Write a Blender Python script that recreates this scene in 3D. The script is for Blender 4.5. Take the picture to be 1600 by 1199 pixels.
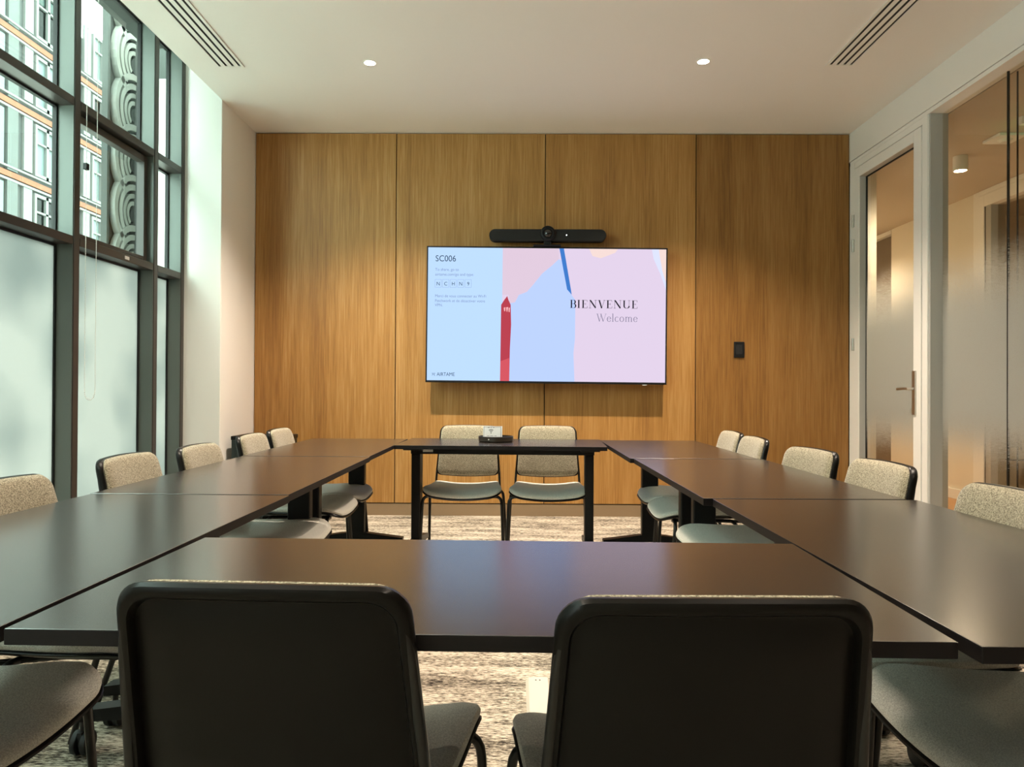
import bpy, bmesh, math, random
from mathutils import Vector, Matrix, Euler
random.seed(7)
C = bpy.context.scene.collection
S = bpy.context.scene
PI = math.pi
for o in list(bpy.data.objects): bpy.data.objects.remove(o)

# ------------------------------------------------------------------ camera
cam_d = bpy.data.cameras.new('camera'); cam = bpy.data.objects.new('camera', cam_d); C.objects.link(cam); S.camera = cam
cam_d.sensor_fit = 'HORIZONTAL'; cam_d.sensor_width = 36; cam_d.lens = 36*1150/1600
cam_d.clip_start = .02; cam_d.clip_end = 200
yaw, pit, rol = .0078, .0069, -.0051
Rz = Matrix.Rotation(yaw, 3, 'Z'); Rx = Matrix.Rotation(pit, 3, 'X'); Ry = Matrix.Rotation(rol, 3, 'Y')
Rm = Rz @ Rx @ Ry @ Matrix(((1,0,0),(0,0,-1),(0,1,0)))     # camera looks along +Y
cam.matrix_world = Matrix.Translation((0,0,1.05)) @ Rm.to_4x4()

# ------------------------------------------------------------------ world, sun, exposure
W = bpy.data.worlds.new('world'); S.world = W; W.use_nodes = True
bg = W.node_tree.nodes['Background']; bg.inputs[0].default_value = (.82, .97, .92, 1); bg.inputs[1].default_value = 3.7
sd = bpy.data.lights.new('sun', 'SUN'); sd.energy = 1.0; sd.angle = .01; sd.color = (1, .97, .88)
so = bpy.data.objects.new('sun', sd); C.objects.link(so); so.rotation_euler = Vector((.62, -.30, .72)).to_track_quat('Z','Y').to_euler()
for (y0, y1, z0, z1) in ((-1.3, 5.4, .05, 3.5),):
    pd = bpy.data.lights.new('window_portal', 'AREA'); pd.shape = 'RECTANGLE'; pd.size = z1-z0; pd.size_y = y1-y0
    pd.cycles.is_portal = True
    po = bpy.data.objects.new('window_portal', pd); C.objects.link(po); po.location = (-2.62, (y0+y1)/2, (z0+z1)/2)
    po.rotation_euler = (0, -PI/2, 0)
vs = S.view_settings; vs.view_transform = 'Standard'; vs.look = 'None'; vs.gamma = 1; vs.use_curve_mapping = False
vs.exposure = 2.2
SPOT = 90.0
WARM = (1.0, .84, .68)

# ------------------------------------------------------------------ material helpers
def L(hexs):
    h = hexs.lstrip('#'); v = [int(h[i:i+2],16)/255 for i in (0,2,4)]
    return tuple(((c+.055)/1.055)**2.4 if c > .04045 else c/12.92 for c in v) + (1,)
MATS = {}
def mat(name, col, rough=.5, metal=0, spec=.5, bump=0, bscale=200, var=0, vscale=8, coat=0, stretch=(1,1,1)):
    if name in MATS: return MATS[name]
    m = bpy.data.materials.new(name); m.use_nodes = True; nt = m.node_tree; p = nt.nodes['Principled BSDF']
    if isinstance(col, str): col = L(col)
    p.inputs['Base Color'].default_value = col; p.inputs['Roughness'].default_value = rough
    p.inputs['Metallic'].default_value = metal; p.inputs['Specular IOR Level'].default_value = spec
    p.inputs['Coat Weight'].default_value = coat
    if bump or var:
        tc = nt.nodes.new('ShaderNodeTexCoord'); mp = nt.nodes.new('ShaderNodeMapping'); mp.inputs['Scale'].default_value = stretch
        nt.links.new(tc.outputs['Object'], mp.inputs[0])
    if var:
        n = nt.nodes.new('ShaderNodeTexNoise'); n.inputs['Scale'].default_value = vscale; n.inputs['Detail'].default_value = 4
        nt.links.new(mp.outputs[0], n.inputs[0])
        r = nt.nodes.new('ShaderNodeValToRGB')
        r.color_ramp.elements[0].position = .3; r.color_ramp.elements[1].position = .7
        r.color_ramp.elements[0].color = tuple(c*(1-var) for c in col[:3])+(1,); r.color_ramp.elements[1].color = tuple(min(1,c*(1+var)) for c in col[:3])+(1,)
        nt.links.new(n.outputs[0], r.inputs[0]); nt.links.new(r.outputs[0], p.inputs['Base Color'])
    if bump:
        n = nt.nodes.new('ShaderNodeTexNoise'); n.inputs['Scale'].default_value = bscale; n.inputs['Detail'].default_value = 3
        nt.links.new(mp.outputs[0], n.inputs[0])
        b = nt.nodes.new('ShaderNodeBump'); b.inputs['Strength'].default_value = bump; b.inputs['Distance'].default_value = .002
        nt.links.new(n.outputs[0], b.inputs['Height']); nt.links.new(b.outputs[0], p.inputs['Normal'])
    MATS[name] = m; return m
def emis(name, col, st=1.0):
    if name in MATS: return MATS[name]
    m = bpy.data.materials.new(name); m.use_nodes = True; nt = m.node_tree; nt.nodes.clear()
    e = nt.nodes.new('ShaderNodeEmission'); e.inputs[0].default_value = L(col) if isinstance(col, str) else col; e.inputs[1].default_value = st
    o = nt.nodes.new('ShaderNodeOutputMaterial'); nt.links.new(e.outputs[0], o.inputs[0]); MATS[name] = m; return m
def wood_mat(name, dark, mid, light, seed):
    m = bpy.data.materials.new(name); m.use_nodes = True; nt = m.node_tree; p = nt.nodes['Principled BSDF']
    N = nt.nodes.new; K = nt.links.new
    tc = N('ShaderNodeTexCoord'); mp = N('ShaderNodeMapping'); mp.inputs['Scale'].default_value = (1,1,.035); mp.inputs['Location'].default_value = (seed*3.1, seed, seed*.7)
    K(tc.outputs['Object'], mp.inputs[0])
    n1 = N('ShaderNodeTexNoise'); n1.inputs['Scale'].default_value = 75; n1.inputs['Detail'].default_value = 6; n1.inputs['Roughness'].default_value = .65; K(mp.outputs[0], n1.inputs[0])
    mp2 = N('ShaderNodeMapping'); mp2.inputs['Scale'].default_value = (1,1,.06); mp2.inputs['Location'].default_value = (seed, 0, seed*2); K(tc.outputs['Object'], mp2.inputs[0])
    n2 = N('ShaderNodeTexNoise'); n2.inputs['Scale'].default_value = 7; n2.inputs['Detail'].default_value = 3; n2.inputs['Distortion'].default_value = .6; K(mp2.outputs[0], n2.inputs[0])
    mp3 = N('ShaderNodeMapping'); mp3.inputs['Scale'].default_value = (1,1,.012); K(tc.outputs['Object'], mp3.inputs[0])
    n3 = N('ShaderNodeTexNoise'); n3.inputs['Scale'].default_value = 260; n3.inputs['Detail'].default_value = 2; K(mp3.outputs[0], n3.inputs[0])
    a = N('ShaderNodeMath'); a.operation = 'MULTIPLY_ADD'; a.inputs[1].default_value = .45; K(n1.outputs[0], a.inputs[0])
    b = N('ShaderNodeMath'); b.operation = 'MULTIPLY'; b.inputs[1].default_value = .35; K(n2.outputs[0], b.inputs[0]); K(b.outputs[0], a.inputs[2])
    c = N('ShaderNodeMath'); c.operation = 'MULTIPLY_ADD'; c.inputs[1].default_value = .20; K(n3.outputs[0], c.inputs[0]); K(a.outputs[0], c.inputs[2])
    r = N('ShaderNodeValToRGB'); e = r.color_ramp.elements
    e[0].position = .38; e[0].color = L(dark); e[1].position = .62; e[1].color = L(light); x = e.new(.5); x.color = L(mid)
    K(c.outputs[0], r.inputs[0]); K(r.outputs[0], p.inputs['Base Color']); p.inputs['Roughness'].default_value = .42; p.inputs['Specular IOR Level'].default_value = .3
    bm_ = N('ShaderNodeBump'); bm_.inputs['Strength'].default_value = .12; bm_.inputs['Distance'].default_value = .001; K(n1.outputs[0], bm_.inputs['Height']); K(bm_.outputs[0], p.inputs['Normal'])
    return m
def fabric_mat(name, a, b, sc=420):
    m = bpy.data.materials.new(name); m.use_nodes = True; nt = m.node_tree; p = nt.nodes['Principled BSDF']; N = nt.nodes.new; K = nt.links.new
    tc = N('ShaderNodeTexCoord'); n = N('ShaderNodeTexNoise'); n.inputs['Scale'].default_value = sc; n.inputs['Detail'].default_value = 5; n.inputs['Roughness'].default_value = .7; K(tc.outputs['Object'], n.inputs[0])
    r = N('ShaderNodeValToRGB'); e = r.color_ramp.elements; e[0].position = .38; e[0].color = L(a); e[1].position = .62; e[1].color = L(b)
    K(n.outputs[0], r.inputs[0]); K(r.outputs[0], p.inputs['Base Color']); p.inputs['Roughness'].default_value = .95; p.inputs['Specular IOR Level'].default_value = .15
    p.inputs['Sheen Weight'].default_value = .25
    bp = N('ShaderNodeBump'); bp.inputs['Strength'].default_value = .4; bp.inputs['Distance'].default_value = .0015; K(n.outputs[0], bp.inputs['Height']); K(bp.outputs[0], p.inputs['Normal'])
    return m
def carpet_mat(name):
    m = bpy.data.materials.new(name); m.use_nodes = True; nt = m.node_tree; p = nt.nodes['Principled BSDF']; N = nt.nodes.new; K = nt.links.new
    tc = N('ShaderNodeTexCoord'); mp = N('ShaderNodeMapping'); mp.inputs['Scale'].default_value = (.22,1,1); K(tc.outputs['Object'], mp.inputs[0])
    n1 = N('ShaderNodeTexNoise'); n1.inputs['Scale'].default_value = 190; n1.inputs['Detail'].default_value = 4; n1.inputs['Roughness'].default_value = .7; K(mp.outputs[0], n1.inputs[0])
    n2 = N('ShaderNodeTexNoise'); n2.inputs['Scale'].default_value = 9; n2.inputs['Detail'].default_value = 3; K(mp.outputs[0], n2.inputs[0])
    n3 = N('ShaderNodeTexNoise'); n3.inputs['Scale'].default_value = 55; n3.inputs['Detail'].default_value = 2; K(mp.outputs[0], n3.inputs[0])
    a = N('ShaderNodeMath'); a.operation = 'MULTIPLY_ADD'; a.inputs[1].default_value = .6; K(n1.outputs[0], a.inputs[0])
    b = N('ShaderNodeMath'); b.operation = 'MULTIPLY'; b.inputs[1].default_value = .22; K(n2.outputs[0], b.inputs[0]); K(b.outputs[0], a.inputs[2])
    c = N('ShaderNodeMath'); c.operation = 'MULTIPLY_ADD'; c.inputs[1].default_value = .18; K(n3.outputs[0], c.inputs[0]); K(a.outputs[0], c.inputs[2])
    r = N('ShaderNodeValToRGB'); e = r.color_ramp.elements; e[0].position = .43; e[0].color = L('#332d29'); e[1].position = .56; e[1].color = L('#d8ccba'); x = e.new(.49); x.color = L('#958a7a')
    K(c.outputs[0], r.inputs[0]); K(r.outputs[0], p.inputs['Base Color']); p.inputs['Roughness'].default_value = 1; p.inputs['Specular IOR Level'].default_value = .1
    bp = N('ShaderNodeBump'); bp.inputs['Strength'].default_value = .7; bp.inputs['Distance'].default_value = .003; K(n1.outputs[0], bp.inputs['Height']); K(bp.outputs[0], p.inputs['Normal'])
    return m
def glass_mat(name, tint=(.93,.97,.95,1), refl=1.0):
    m = bpy.data.materials.new(name); m.use_nodes = True; nt = m.node_tree; nt.nodes.clear(); N = nt.nodes.new; K = nt.links.new
    t = N('ShaderNodeBsdfTransparent'); t.inputs[0].default_value = tint
    g = N('ShaderNodeBsdfGlossy'); g.inputs['Roughness'].default_value = .0
    f = N('ShaderNodeLayerWeight'); f.inputs[0].default_value = .5          # Schlick reflectance, equal on both faces
    pw_ = N('ShaderNodeMath'); pw_.operation = 'POWER'; pw_.inputs[1].default_value = 5; K(f.outputs['Facing'], pw_.inputs[0])
    ml = N('ShaderNodeMath'); ml.operation = 'MULTIPLY_ADD'; ml.inputs[1].default_value = .96*refl; ml.inputs[2].default_value = .04*refl; K(pw_.outputs[0], ml.inputs[0])
    mx = N('ShaderNodeMixShader'); K(ml.outputs[0], mx.inputs[0]); K(t.outputs[0], mx.inputs[1]); K(g.outputs[0], mx.inputs[2])
    o = N('ShaderNodeOutputMaterial'); K(mx.outputs[0], o.inputs[0]); return m
def film_glass_mat(name, tint, film=(.60,.61,.58,1)):
    # clear glass carrying a printed frosted film that fades out towards its top and bottom edge
    m = glass_mat(name, tint, .6); nt = m.node_tree; N = nt.nodes.new; K = nt.links.new
    out = [n for n in nt.nodes if n.type == 'OUTPUT_MATERIAL'][0]; mx = out.inputs[0].links[0].from_node
    tc = N('ShaderNodeTexCoord'); sx = N('ShaderNodeSeparateXYZ'); K(tc.outputs['Object'], sx.inputs[0])
    r1 = N('ShaderNodeMapRange'); r1.interpolation_type = 'SMOOTHSTEP'; r1.inputs[1].default_value = 1.45; r1.inputs[2].default_value = 2.0; r1.inputs[3].default_value = 1; r1.inputs[4].default_value = 0; K(sx.outputs[2], r1.inputs[0])
    r2 = N('ShaderNodeMapRange'); r2.interpolation_type = 'SMOOTHSTEP'; r2.inputs[1].default_value = .55; r2.inputs[2].default_value = .95; K(sx.outputs[2], r2.inputs[0])
    mu = N('ShaderNodeMath'); mu.operation = 'MULTIPLY'; K(r1.outputs[0], mu.inputs[0]); K(r2.outputs[0], mu.inputs[1])
    m2 = N('ShaderNodeMath'); m2.operation = 'MULTIPLY'; m2.inputs[1].default_value = .96; K(mu.outputs[0], m2.inputs[0])
    # the film is a print of tiny dots that thin out towards both edges
    sc = N('ShaderNodeVectorMath'); sc.operation = 'SCALE'; sc.inputs['Scale'].default_value = 700; K(tc.outputs['Object'], sc.inputs[0])
    fl = N('ShaderNodeVectorMath'); fl.operation = 'FLOOR'; K(sc.outputs[0], fl.inputs[0])
    se = N('ShaderNodeSeparateXYZ'); K(fl.outputs[0], se.inputs[0]); cb = N('ShaderNodeCombineXYZ'); K(se.outputs[1], cb.inputs[1]); K(se.outputs[2], cb.inputs[2])
    wn = N('ShaderNodeTexWhiteNoise'); wn.noise_dimensions = '3D'; K(cb.outputs[0], wn.inputs[0])
    m3 = N('ShaderNodeMath'); m3.operation = 'LESS_THAN'; K(wn.outputs[0], m3.inputs[0]); K(m2.outputs[0], m3.inputs[1]); m2 = m3
    tl = N('ShaderNodeBsdfTranslucent'); tl.inputs[0].default_value = film
    df = N('ShaderNodeBsdfDiffuse'); df.inputs[0].default_value = film
    fm = N('ShaderNodeMixShader'); fm.inputs[0].default_value = .35; K(tl.outputs[0], fm.inputs[1]); K(df.outputs[0], fm.inputs[2])
    x = N('ShaderNodeMixShader'); K(m2.outputs[0], x.inputs[0]); K(mx.outputs[0], x.inputs[1]); K(fm.outputs[0], x.inputs[2]); K(x.outputs[0], out.inputs[0])
    return m
def frosted_mat(name):
    m = bpy.data.materials.new(name); m.use_nodes = True; nt = m.node_tree; nt.nodes.clear(); N = nt.nodes.new; K = nt.links.new
    tc = N('ShaderNodeTexCoord'); n = N('ShaderNodeTexNoise'); n.inputs['Scale'].default_value = 2.2; n.inputs['Detail'].default_value = 1; K(tc.outputs['Object'], n.inputs[0])
    r = N('ShaderNodeValToRGB'); e = r.color_ramp.elements; e[0].position = .3; e[0].color = (.28,.30,.29,1); e[1].position = .6; e[1].color = (.40,.405,.385,1); K(n.outputs[0], r.inputs[0])
    tl = N('ShaderNodeBsdfTranslucent'); K(r.outputs[0], tl.inputs[0])
    g = N('ShaderNodeBsdfGlossy'); g.inputs['Roughness'].default_value = .3
    f = N('ShaderNodeLayerWeight'); f.inputs[0].default_value = .5
    pw_ = N('ShaderNodeMath'); pw_.operation = 'POWER'; pw_.inputs[1].default_value = 5; K(f.outputs['Facing'], pw_.inputs[0])
    ml = N('ShaderNodeMath'); ml.operation = 'MULTIPLY_ADD'; ml.inputs[1].default_value = .6; ml.inputs[2].default_value = .03; K(pw_.outputs[0], ml.inputs[0])
    mx = N('ShaderNodeMixShader'); K(ml.outputs[0], mx.inputs[0]); K(tl.outputs[0], mx.inputs[1]); K(g.outputs[0], mx.inputs[2])
    o = N('ShaderNodeOutputMaterial'); K(mx.outputs[0], o.inputs[0]); return m

M = dict(
 plaster=mat('white_plaster', (.90,.875,.83,1), .85, bump=.05, bscale=90),
 plaster_l=mat('white_reveal_paint', (.90,.90,.86,1), .7),
 white=mat('white_lacquer', (.88,.86,.81,1), .45),
 frame=mat('green_grey_window_paint', (.13,.155,.14,1), .40, spec=.4),
 frame_i=mat('dark_bronze_window_paint', (.038,.032,.027,1), .4),
 gasket=mat('black_gasket', (.004,.005,.005,1), .6),
 reveal=mat('grey_partition_reveal', (.42,.41,.38,1), .5),
 table=mat('dark_brown_tabletop', (.016,.010,.0072,1), .21, spec=.5, bump=.008, bscale=300, var=.08, vscale=30, stretch=(.2,1,1)),
 tedge=mat('dark_brown_edge_band', (.005,.003,.003,1), .5, spec=.25),
 black=mat('black_powder_coat', (.0035,.0035,.004,1), .42, spec=.3),
 tube=mat('black_chair_tube', (.008,.007,.006,1), .3),
 shell=mat('dark_brown_chair_shell', (.0036,.0027,.0019,1), .32, spec=.22, bump=.06, bscale=600),
 plastic=mat('black_plastic', (.004,.004,.005,1), .5, spec=.3),
 wheel=mat('black_caster_rubber', (.012,.012,.013,1), .55),
 metal=mat('brushed_nickel', (.56,.53,.48,1), .33, metal=1),
 plinth=mat('bronze_plinth', '#8a7358', .45, metal=.0),
 seam=mat('panel_joint_shadow_gap', (.03,.018,.008,1), .9),
 oak_floor=mat('corridor_wood_floor', '#b08152', .45, var=.15, vscale=14, stretch=(6,.6,1)),
 cardw=mat('white_card', (.80,.78,.78,1), .5),
 printm=mat('black_print', (.01,.01,.012,1), .6),
 tray=mat('dark_bronze_tray', (.030,.022,.016,1), .3, metal=.3),
 cover=mat('beige_cable_cover', (.62,.57,.48,1), .4),
 label=mat('silver_sticker', (.6,.6,.58,1), .4),
 fac_w=mat('facade_white_paint', (.088,.092,.087,1), .7),
 fac_g=mat('facade_dark_grey', (.02,.024,.023,1), .7),
 fac_m=mat('facade_pale_stone', (.045,.052,.049,1), .8, var=.08, vscale=2),
 fac_b=mat('facade_pale_blue_panel', (.055,.078,.077,1), .5),
 brick=mat('facade_orange_brick', (.13,.038,.013,1), .8, var=.2, vscale=5),
 orn=mat('pale_cast_ornament', (.22,.225,.205,1), .6),
 orn_d=mat('grey_green_ornament_ground', (.02,.023,.022,1), .7),
 ground=mat('street_paving_bounce', (.45,.44,.41,1), .9, var=.15, vscale=3),  # unseen paving, lightened to bounce daylight up to the ceiling
 bead=mat('pale_bead_chain', (.80,.80,.76,1), .35),
)
M['table'].node_tree.nodes['Principled BSDF'].inputs['IOR'].default_value = 2.8
woods = [wood_mat('oak_veneer_%s' % n, d, md, lt, s) for n, d, md, lt, s in
         (('honey','#8c6233','#a57840','#b68d57',1.0), ('warm','#8d6435','#a67a42','#b88f5a',4.3), ('straight','#8a6032','#a2753e','#b38851',8.9), ('deep','#724d26','#8b6231','#9b7242',13.7))]
fab = fabric_mat('flecked_beige_wool', '#5c5340', '#c6bba2', 300)
fab_s = fabric_mat('flecked_wool_brightened', '#b4b0a6', '#e6e3d8', 380)  # same wool as the backs, lightened in colour against the shade under tables
carpet = carpet_mat('streaked_beige_carpet')
gl = glass_mat('clear_window_glass', (.82,.88,.85,1), 1.0)
glp = glass_mat('facade_glass', (.15,.19,.18,1), .5)
film = film_glass_mat('glass_with_fading_frosted_film', (.93,.91,.86,1))
frost = frosted_mat('frosted_window_glass')

# ------------------------------------------------------------------ object helpers
def obj(name, bm, m, parent=None, smooth=False, mats=None):
    me = bpy.data.meshes.new(name); bm.normal_update(); bm.to_mesh(me); bm.free()
    for x in (mats or [m]): me.materials.append(x)
    if smooth:
        for p in me.polygons: p.use_smooth = True
        try: me.set_sharp_from_angle(angle=math.radians(40))
        except Exception: pass
    o = bpy.data.objects.new(name, me); C.objects.link(o)
    if parent is not None: o.parent = parent
    return o
def empty(name, loc=(0,0,0), rz=0):
    o = bpy.data.objects.new(name, None); o.empty_display_size = .1; C.objects.link(o); o.location = loc; o.rotation_euler = (0,0,rz); return o
def tag(o, label, cat, group=None):
    o['label'] = label; o['category'] = cat
    if group: o['group'] = group
    return o
def struct(o): o['kind'] = 'structure'; return o
def bx(bm, x0, x1, y0, y1, z0, z1, mi=0, bev=0):
    v = [bm.verts.new(p) for p in ((x0,y0,z0),(x1,y0,z0),(x1,y1,z0),(x0,y1,z0),(x0,y0,z1),(x1,y0,z1),(x1,y1,z1),(x0,y1,z1))]
    fs = [bm.faces.new([v[i] for i in q]) for q in ((0,3,2,1),(4,5,6,7),(0,1,5,4),(1,2,6,5),(2,3,7,6),(3,0,4,7))]
    for f in fs: f.material_index = mi
    if bev:
        es = list({e for f in fs for e in f.edges}); bmesh.ops.bevel(bm, geom=es, offset=bev, segments=2, profile=.5, affect='EDGES')
    return bm
def box(name, m, dims, parent=None, bev=0):
    return obj(name, bx(bmesh.new(), *dims, bev=bev), m, parent)
def extr(bm, pts, axis, a, b, mi=0):
    """closed 2D outline pts extruded along axis from a to b; the other two coordinates keep x,y,z order"""
    def P(p, t): 
        return {'x':(t,p[0],p[1]), 'y':(p[0],t,p[1]), 'z':(p[0],p[1],t)}[axis]
    A = [bm.verts.new(P(p,a)) for p in pts]; B = [bm.verts.new(P(p,b)) for p in pts]; n = len(pts)
    fs = [bm.faces.new(A[::-1]), bm.faces.new(B)] + [bm.faces.new((A[i],A[(i+1)%n],B[(i+1)%n],B[i])) for i in range(n)]
    for f in fs: f.material_index = mi
    bmesh.ops.recalc_face_normals(bm, faces=fs); return fs
def tube(bm, pts, r, seg=10, cap=True, round_=0, rs=5):
    P = [Vector(p) for p in pts]
    if round_:
        Q = [P[0]]
        for i in range(1, len(P)-1):
            a, b, c = P[i-1], P[i], P[i+1]; d1 = min(round_, (a-b).length*.48); d2 = min(round_, (c-b).length*.48)
            p0 = b+(a-b).normalized()*d1; p2 = b+(c-b).normalized()*d2
            for k in range(rs+1):
                t = k/rs; Q.append(p0*(1-t)**2 + b*2*t*(1-t) + p2*t*t)
        Q.append(P[-1]); P = Q
    rings = []; up = None
    for i, p in enumerate(P):
        t = (P[min(i+1,len(P)-1)]-P[max(i-1,0)]).normalized()
        if up is None: up = t.orthogonal().normalized()
        u = (up - t*up.dot(t)); u = u.normalized() if u.length > 1e-5 else t.orthogonal().normalized(); up = u; w = t.cross(u)
        rr = r[i] if isinstance(r, (list,tuple)) else r
        rings.append([bm.verts.new(p + (u*math.cos(2*PI*k/seg)+w*math.sin(2*PI*k/seg))*rr) for k in range(seg)])
    for a, b in zip(rings, rings[1:]):
        for k in range(seg): bm.faces.new((a[k], a[(k+1)%seg], b[(k+1)%seg], b[k]))
    if cap: bm.faces.new(rings[0][::-1]); bm.faces.new(rings[-1])
    return bm
def lathe(bm, prof, seg=24, M4=None, mi=0):
    M4 = M4 or Matrix(); rings = []
    for r, z in prof:
        if r < 1e-6: rings.append([bm.verts.new(M4 @ Vector((0,0,z)))])
        else: rings.append([bm.verts.new(M4 @ Vector((r*math.cos(2*PI*k/seg), r*math.sin(2*PI*k/seg), z))) for k in range(seg)])
    fs = []
    for a, b in zip(rings, rings[1:]):
        for k in range(seg):
            k2 = (k+1) % seg
            if len(a) == 1 and len(b) == 1: continue
            if len(a) == 1: fs.append(bm.faces.new((a[0], b[k2], b[k])))
            elif len(b) == 1: fs.append(bm.faces.new((a[k], a[k2], b[0])))
            else: fs.append(bm.faces.new((a[k], a[k2], b[k2], b[k])))
    for f in fs: f.material_index = mi
    bmesh.ops.recalc_face_normals(bm, faces=fs); return bm
def outline(wt, wb, v0, v1, rt, rb, n=7):
    """rounded trapezoid: half widths wb at v0, wt at v1; corner radii rb, rt"""
    out = []
    for cx, cy, a0, r in ((wb-rb, v0+rb, -PI/2, rb), (wt-rt, v1-rt, 0, rt), (-wt+rt, v1-rt, PI/2, rt), (-wb+rb, v0+rb, PI, rb)):
        for k in range(n+1):
            a = a0 + PI/2*k/n; out.append((cx+r*math.cos(a), cy+r*math.sin(a)))
        nxt = None
    # subdivide long edges
    res = []
    for i in range(len(out)):
        a, b = out[i], out[(i+1) % len(out)]; res.append(a); d = math.hypot(b[0]-a[0], b[1]-a[1]); k = int(d/.035)
        for j in range(1, k): res.append((a[0]+(b[0]-a[0])*j/k, a[1]+(b[1]-a[1])*j/k))
    return res
def pad(ol, rings, fn):
    """closed body from an outline: rings = [(inset, w)...] from one face over the rim to the other; fn(u,v,w)->xyz"""
    bm = bmesh.new(); n = len(ol); cx = sum(p[0] for p in ol)/n; cy = sum(p[1] for p in ol)/n
    hw = max(abs(p[0]-cx) for p in ol); hh = max(abs(p[1]-cy) for p in ol); R = []
    for ins, w in rings:
        if ins == 'c': R.append([bm.verts.new(fn(cx, cy, w))]); continue
        sx = 1-ins/hw; sy = 1-ins/hh
        R.append([bm.verts.new(fn(cx+(p[0]-cx)*sx, cy+(p[1]-cy)*sy, w)) for p in ol])
    for a, b in zip(R, R[1:]):
        for k in range(n):
            k2 = (k+1) % n
            if len(a) == 1: bm.faces.new((a[0], b[k], b[k2]))
            elif len(b) == 1: bm.faces.new((a[k], b[0], a[k2]))
            else: bm.faces.new((a[k], b[k], b[k2], a[k2]))
    bmesh.ops.recalc_face_normals(bm, faces=bm.faces[:]); return bm
def copy_tree(o, parent=None):
    c = o.copy(); C.objects.link(c)
    if parent is not None: c.parent = parent
    for ch in [x for x in KIDS.get(o.name, [])]:
        copy_tree(ch, c)
    return c
KIDS = {}
def index_kids(root):
    for ch in root.children_recursive:
        KIDS.setdefault(ch.parent.name, []).append(ch)

# ================================================================== THE ROOM
YB = 6.06; XL = -2.18; XR = 2.72; ZC = 3.159; YF = -1.7; XW = -2.45
struct(box('floor', carpet, (-2.75, 2.84, YF-.1, YB+.1, -.12, 0)))
struct(box('ceiling', M['plaster'], (XL, XR+.14, YF-.1, YB+.1, ZC, ZC+.16)))
# back wall: a dark core with four oak panels in front, narrow joints between them
wb = struct(box('wall_back', M['seam'], (XL-.1, XR+.14, YB+.022, YB+.2, -.1, ZC+.16)))
seams = [XL+.002, -1.0104, .2190, 1.4600, XR-.002]; GP = .0035
for i in range(4):
    box('panel', woods[i], (seams[i]+GP, seams[i+1]-GP, YB, YB+.03, .105, ZC-.006), wb, bev=.0015)
struct(box('baseboard_back', M['plinth'], (XL, XR, YB+.006, YB+.024, 0, .098)))
# left pier and window recess
pier = struct(box('wall_left', M['plaster'], (-2.75, XL, 5.385, YB+.1, -.1, ZC+.16)))
box('reveal_lining', M['plaster_l'], (-2.46, XL-.002, 5.372, 5.386, 0, 3.7), pier)
struct(box('wall_left_upper', M['plaster'], (-2.75, XL+.0, YF-.1, YB+.1, 3.75, 3.9)))
struct(box('trim_1', M['plaster'], (XL, XL+.03, YF-.1, YB+.1, ZC+.16, 3.9)))      # closes the blind pocket above the ceiling
struct(box('wall_left_lintel', M['fac_m'], (-2.75, -2.60, YF-.1, 5.40, 3.55, 3.9)))
struct(box('wall_left_sill', M['frame_i'], (-2.62, -2.40, YF-.1, 5.385, 0, .06)))
struct(box('wall_front', M['plaster'], (-2.75, XR+.14, YF-.2, YF-.05, -.1, 3.9)))
# right wall: bulkhead above the glazed partition
struct(box('wall_right', M['white'], (XR, XR+.14, YF-.1, YB+.1, 2.925, ZC+.01)))

# ------------------------------------------------------------------ the window wall (left)
win = struct(empty('window_1', (0,0,0)))
G_ = -2.555     # glass plane
mull = [-1.30, -.39, .53, 1.44, 2.36, 3.15, 4.06, 4.952, 5.355]
for y in mull:
    bm = bmesh.new(); bx(bm, XW-.125, XW, y-.026, y+.026, .06, 3.6, bev=.003)
    o = obj('mullion', bm, M['frame_i'], win)
    # outward fins painted green grey
    obj('mullion_fin', bx(bmesh.new(), G_+.012, XW-.006, y-.031, y+.031, .061, 3.599), M['frame'], o)
edges = list(zip(mull, mull[1:]))
for (a, b) in edges:
    a2, b2 = a+.0315, b-.0315
    for z0, z1 in ((1.833, 1.880), (2.600, 2.648), (.06, .12), (3.50, 3.56)):
        obj('transom', bx(bmesh.new(), XW-.125, XW-.002, a2, b2, z0, z1, bev=.003), M['frame_i'], win)
    # rebate gaskets + panes
    for z0, z1, m, nm in ((.12, 1.833, frost, 'frosted_pane'), (1.88, 2.60, gl, 'glass_pane'), (2.648, 3.50, gl, 'glass_pane')):
        g = bmesh.new(); t = .012
        for (p, q, r, s) in ((a2, a2+t, z0, z1), (b2-t, b2, z0, z1), (a2+t, b2-t, z0, z0+t), (a2+t, b2-t, z1-t, z1)):
            bx(g, G_-.012, G_+.012, p, q, r, s)
        pn = obj(nm, bx(bmesh.new(), G_-.003, G_+.003, a2+t*.5, b2-t*.5, z0+t*.5, z1-t*.5), m, win)
        obj('gasket', g, M['gasket'], pn)
        if nm == 'glass_pane' and z1 == 2.60 and (b-a) > .5 and 4 < a < 4.9:
            # opening sash in the middle row
            g = bmesh.new(); w_ = .042
            for (p, q, r, s) in ((a2+t, a2+t+w_, z0+t, z1-t), (b2-t-w_, b2-t, z0+t, z1-t), (a2+t+w_, b2-t-w_, z0+t, z0+t+w_*.6), (a2+t+w_, b2-t-w_, z1-t-w_, z1-t)):
                bx(g, G_+.013, G_+.065, p, q, r, s, bev=.003)
            sf = obj('sash_frame', g, M['frame_i'], win)
obj('maker_plate', bx(bmesh.new(), XW-.003, XW+.001, 4.56, 4.61, 1.846, 1.866), M['label'], win)

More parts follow.
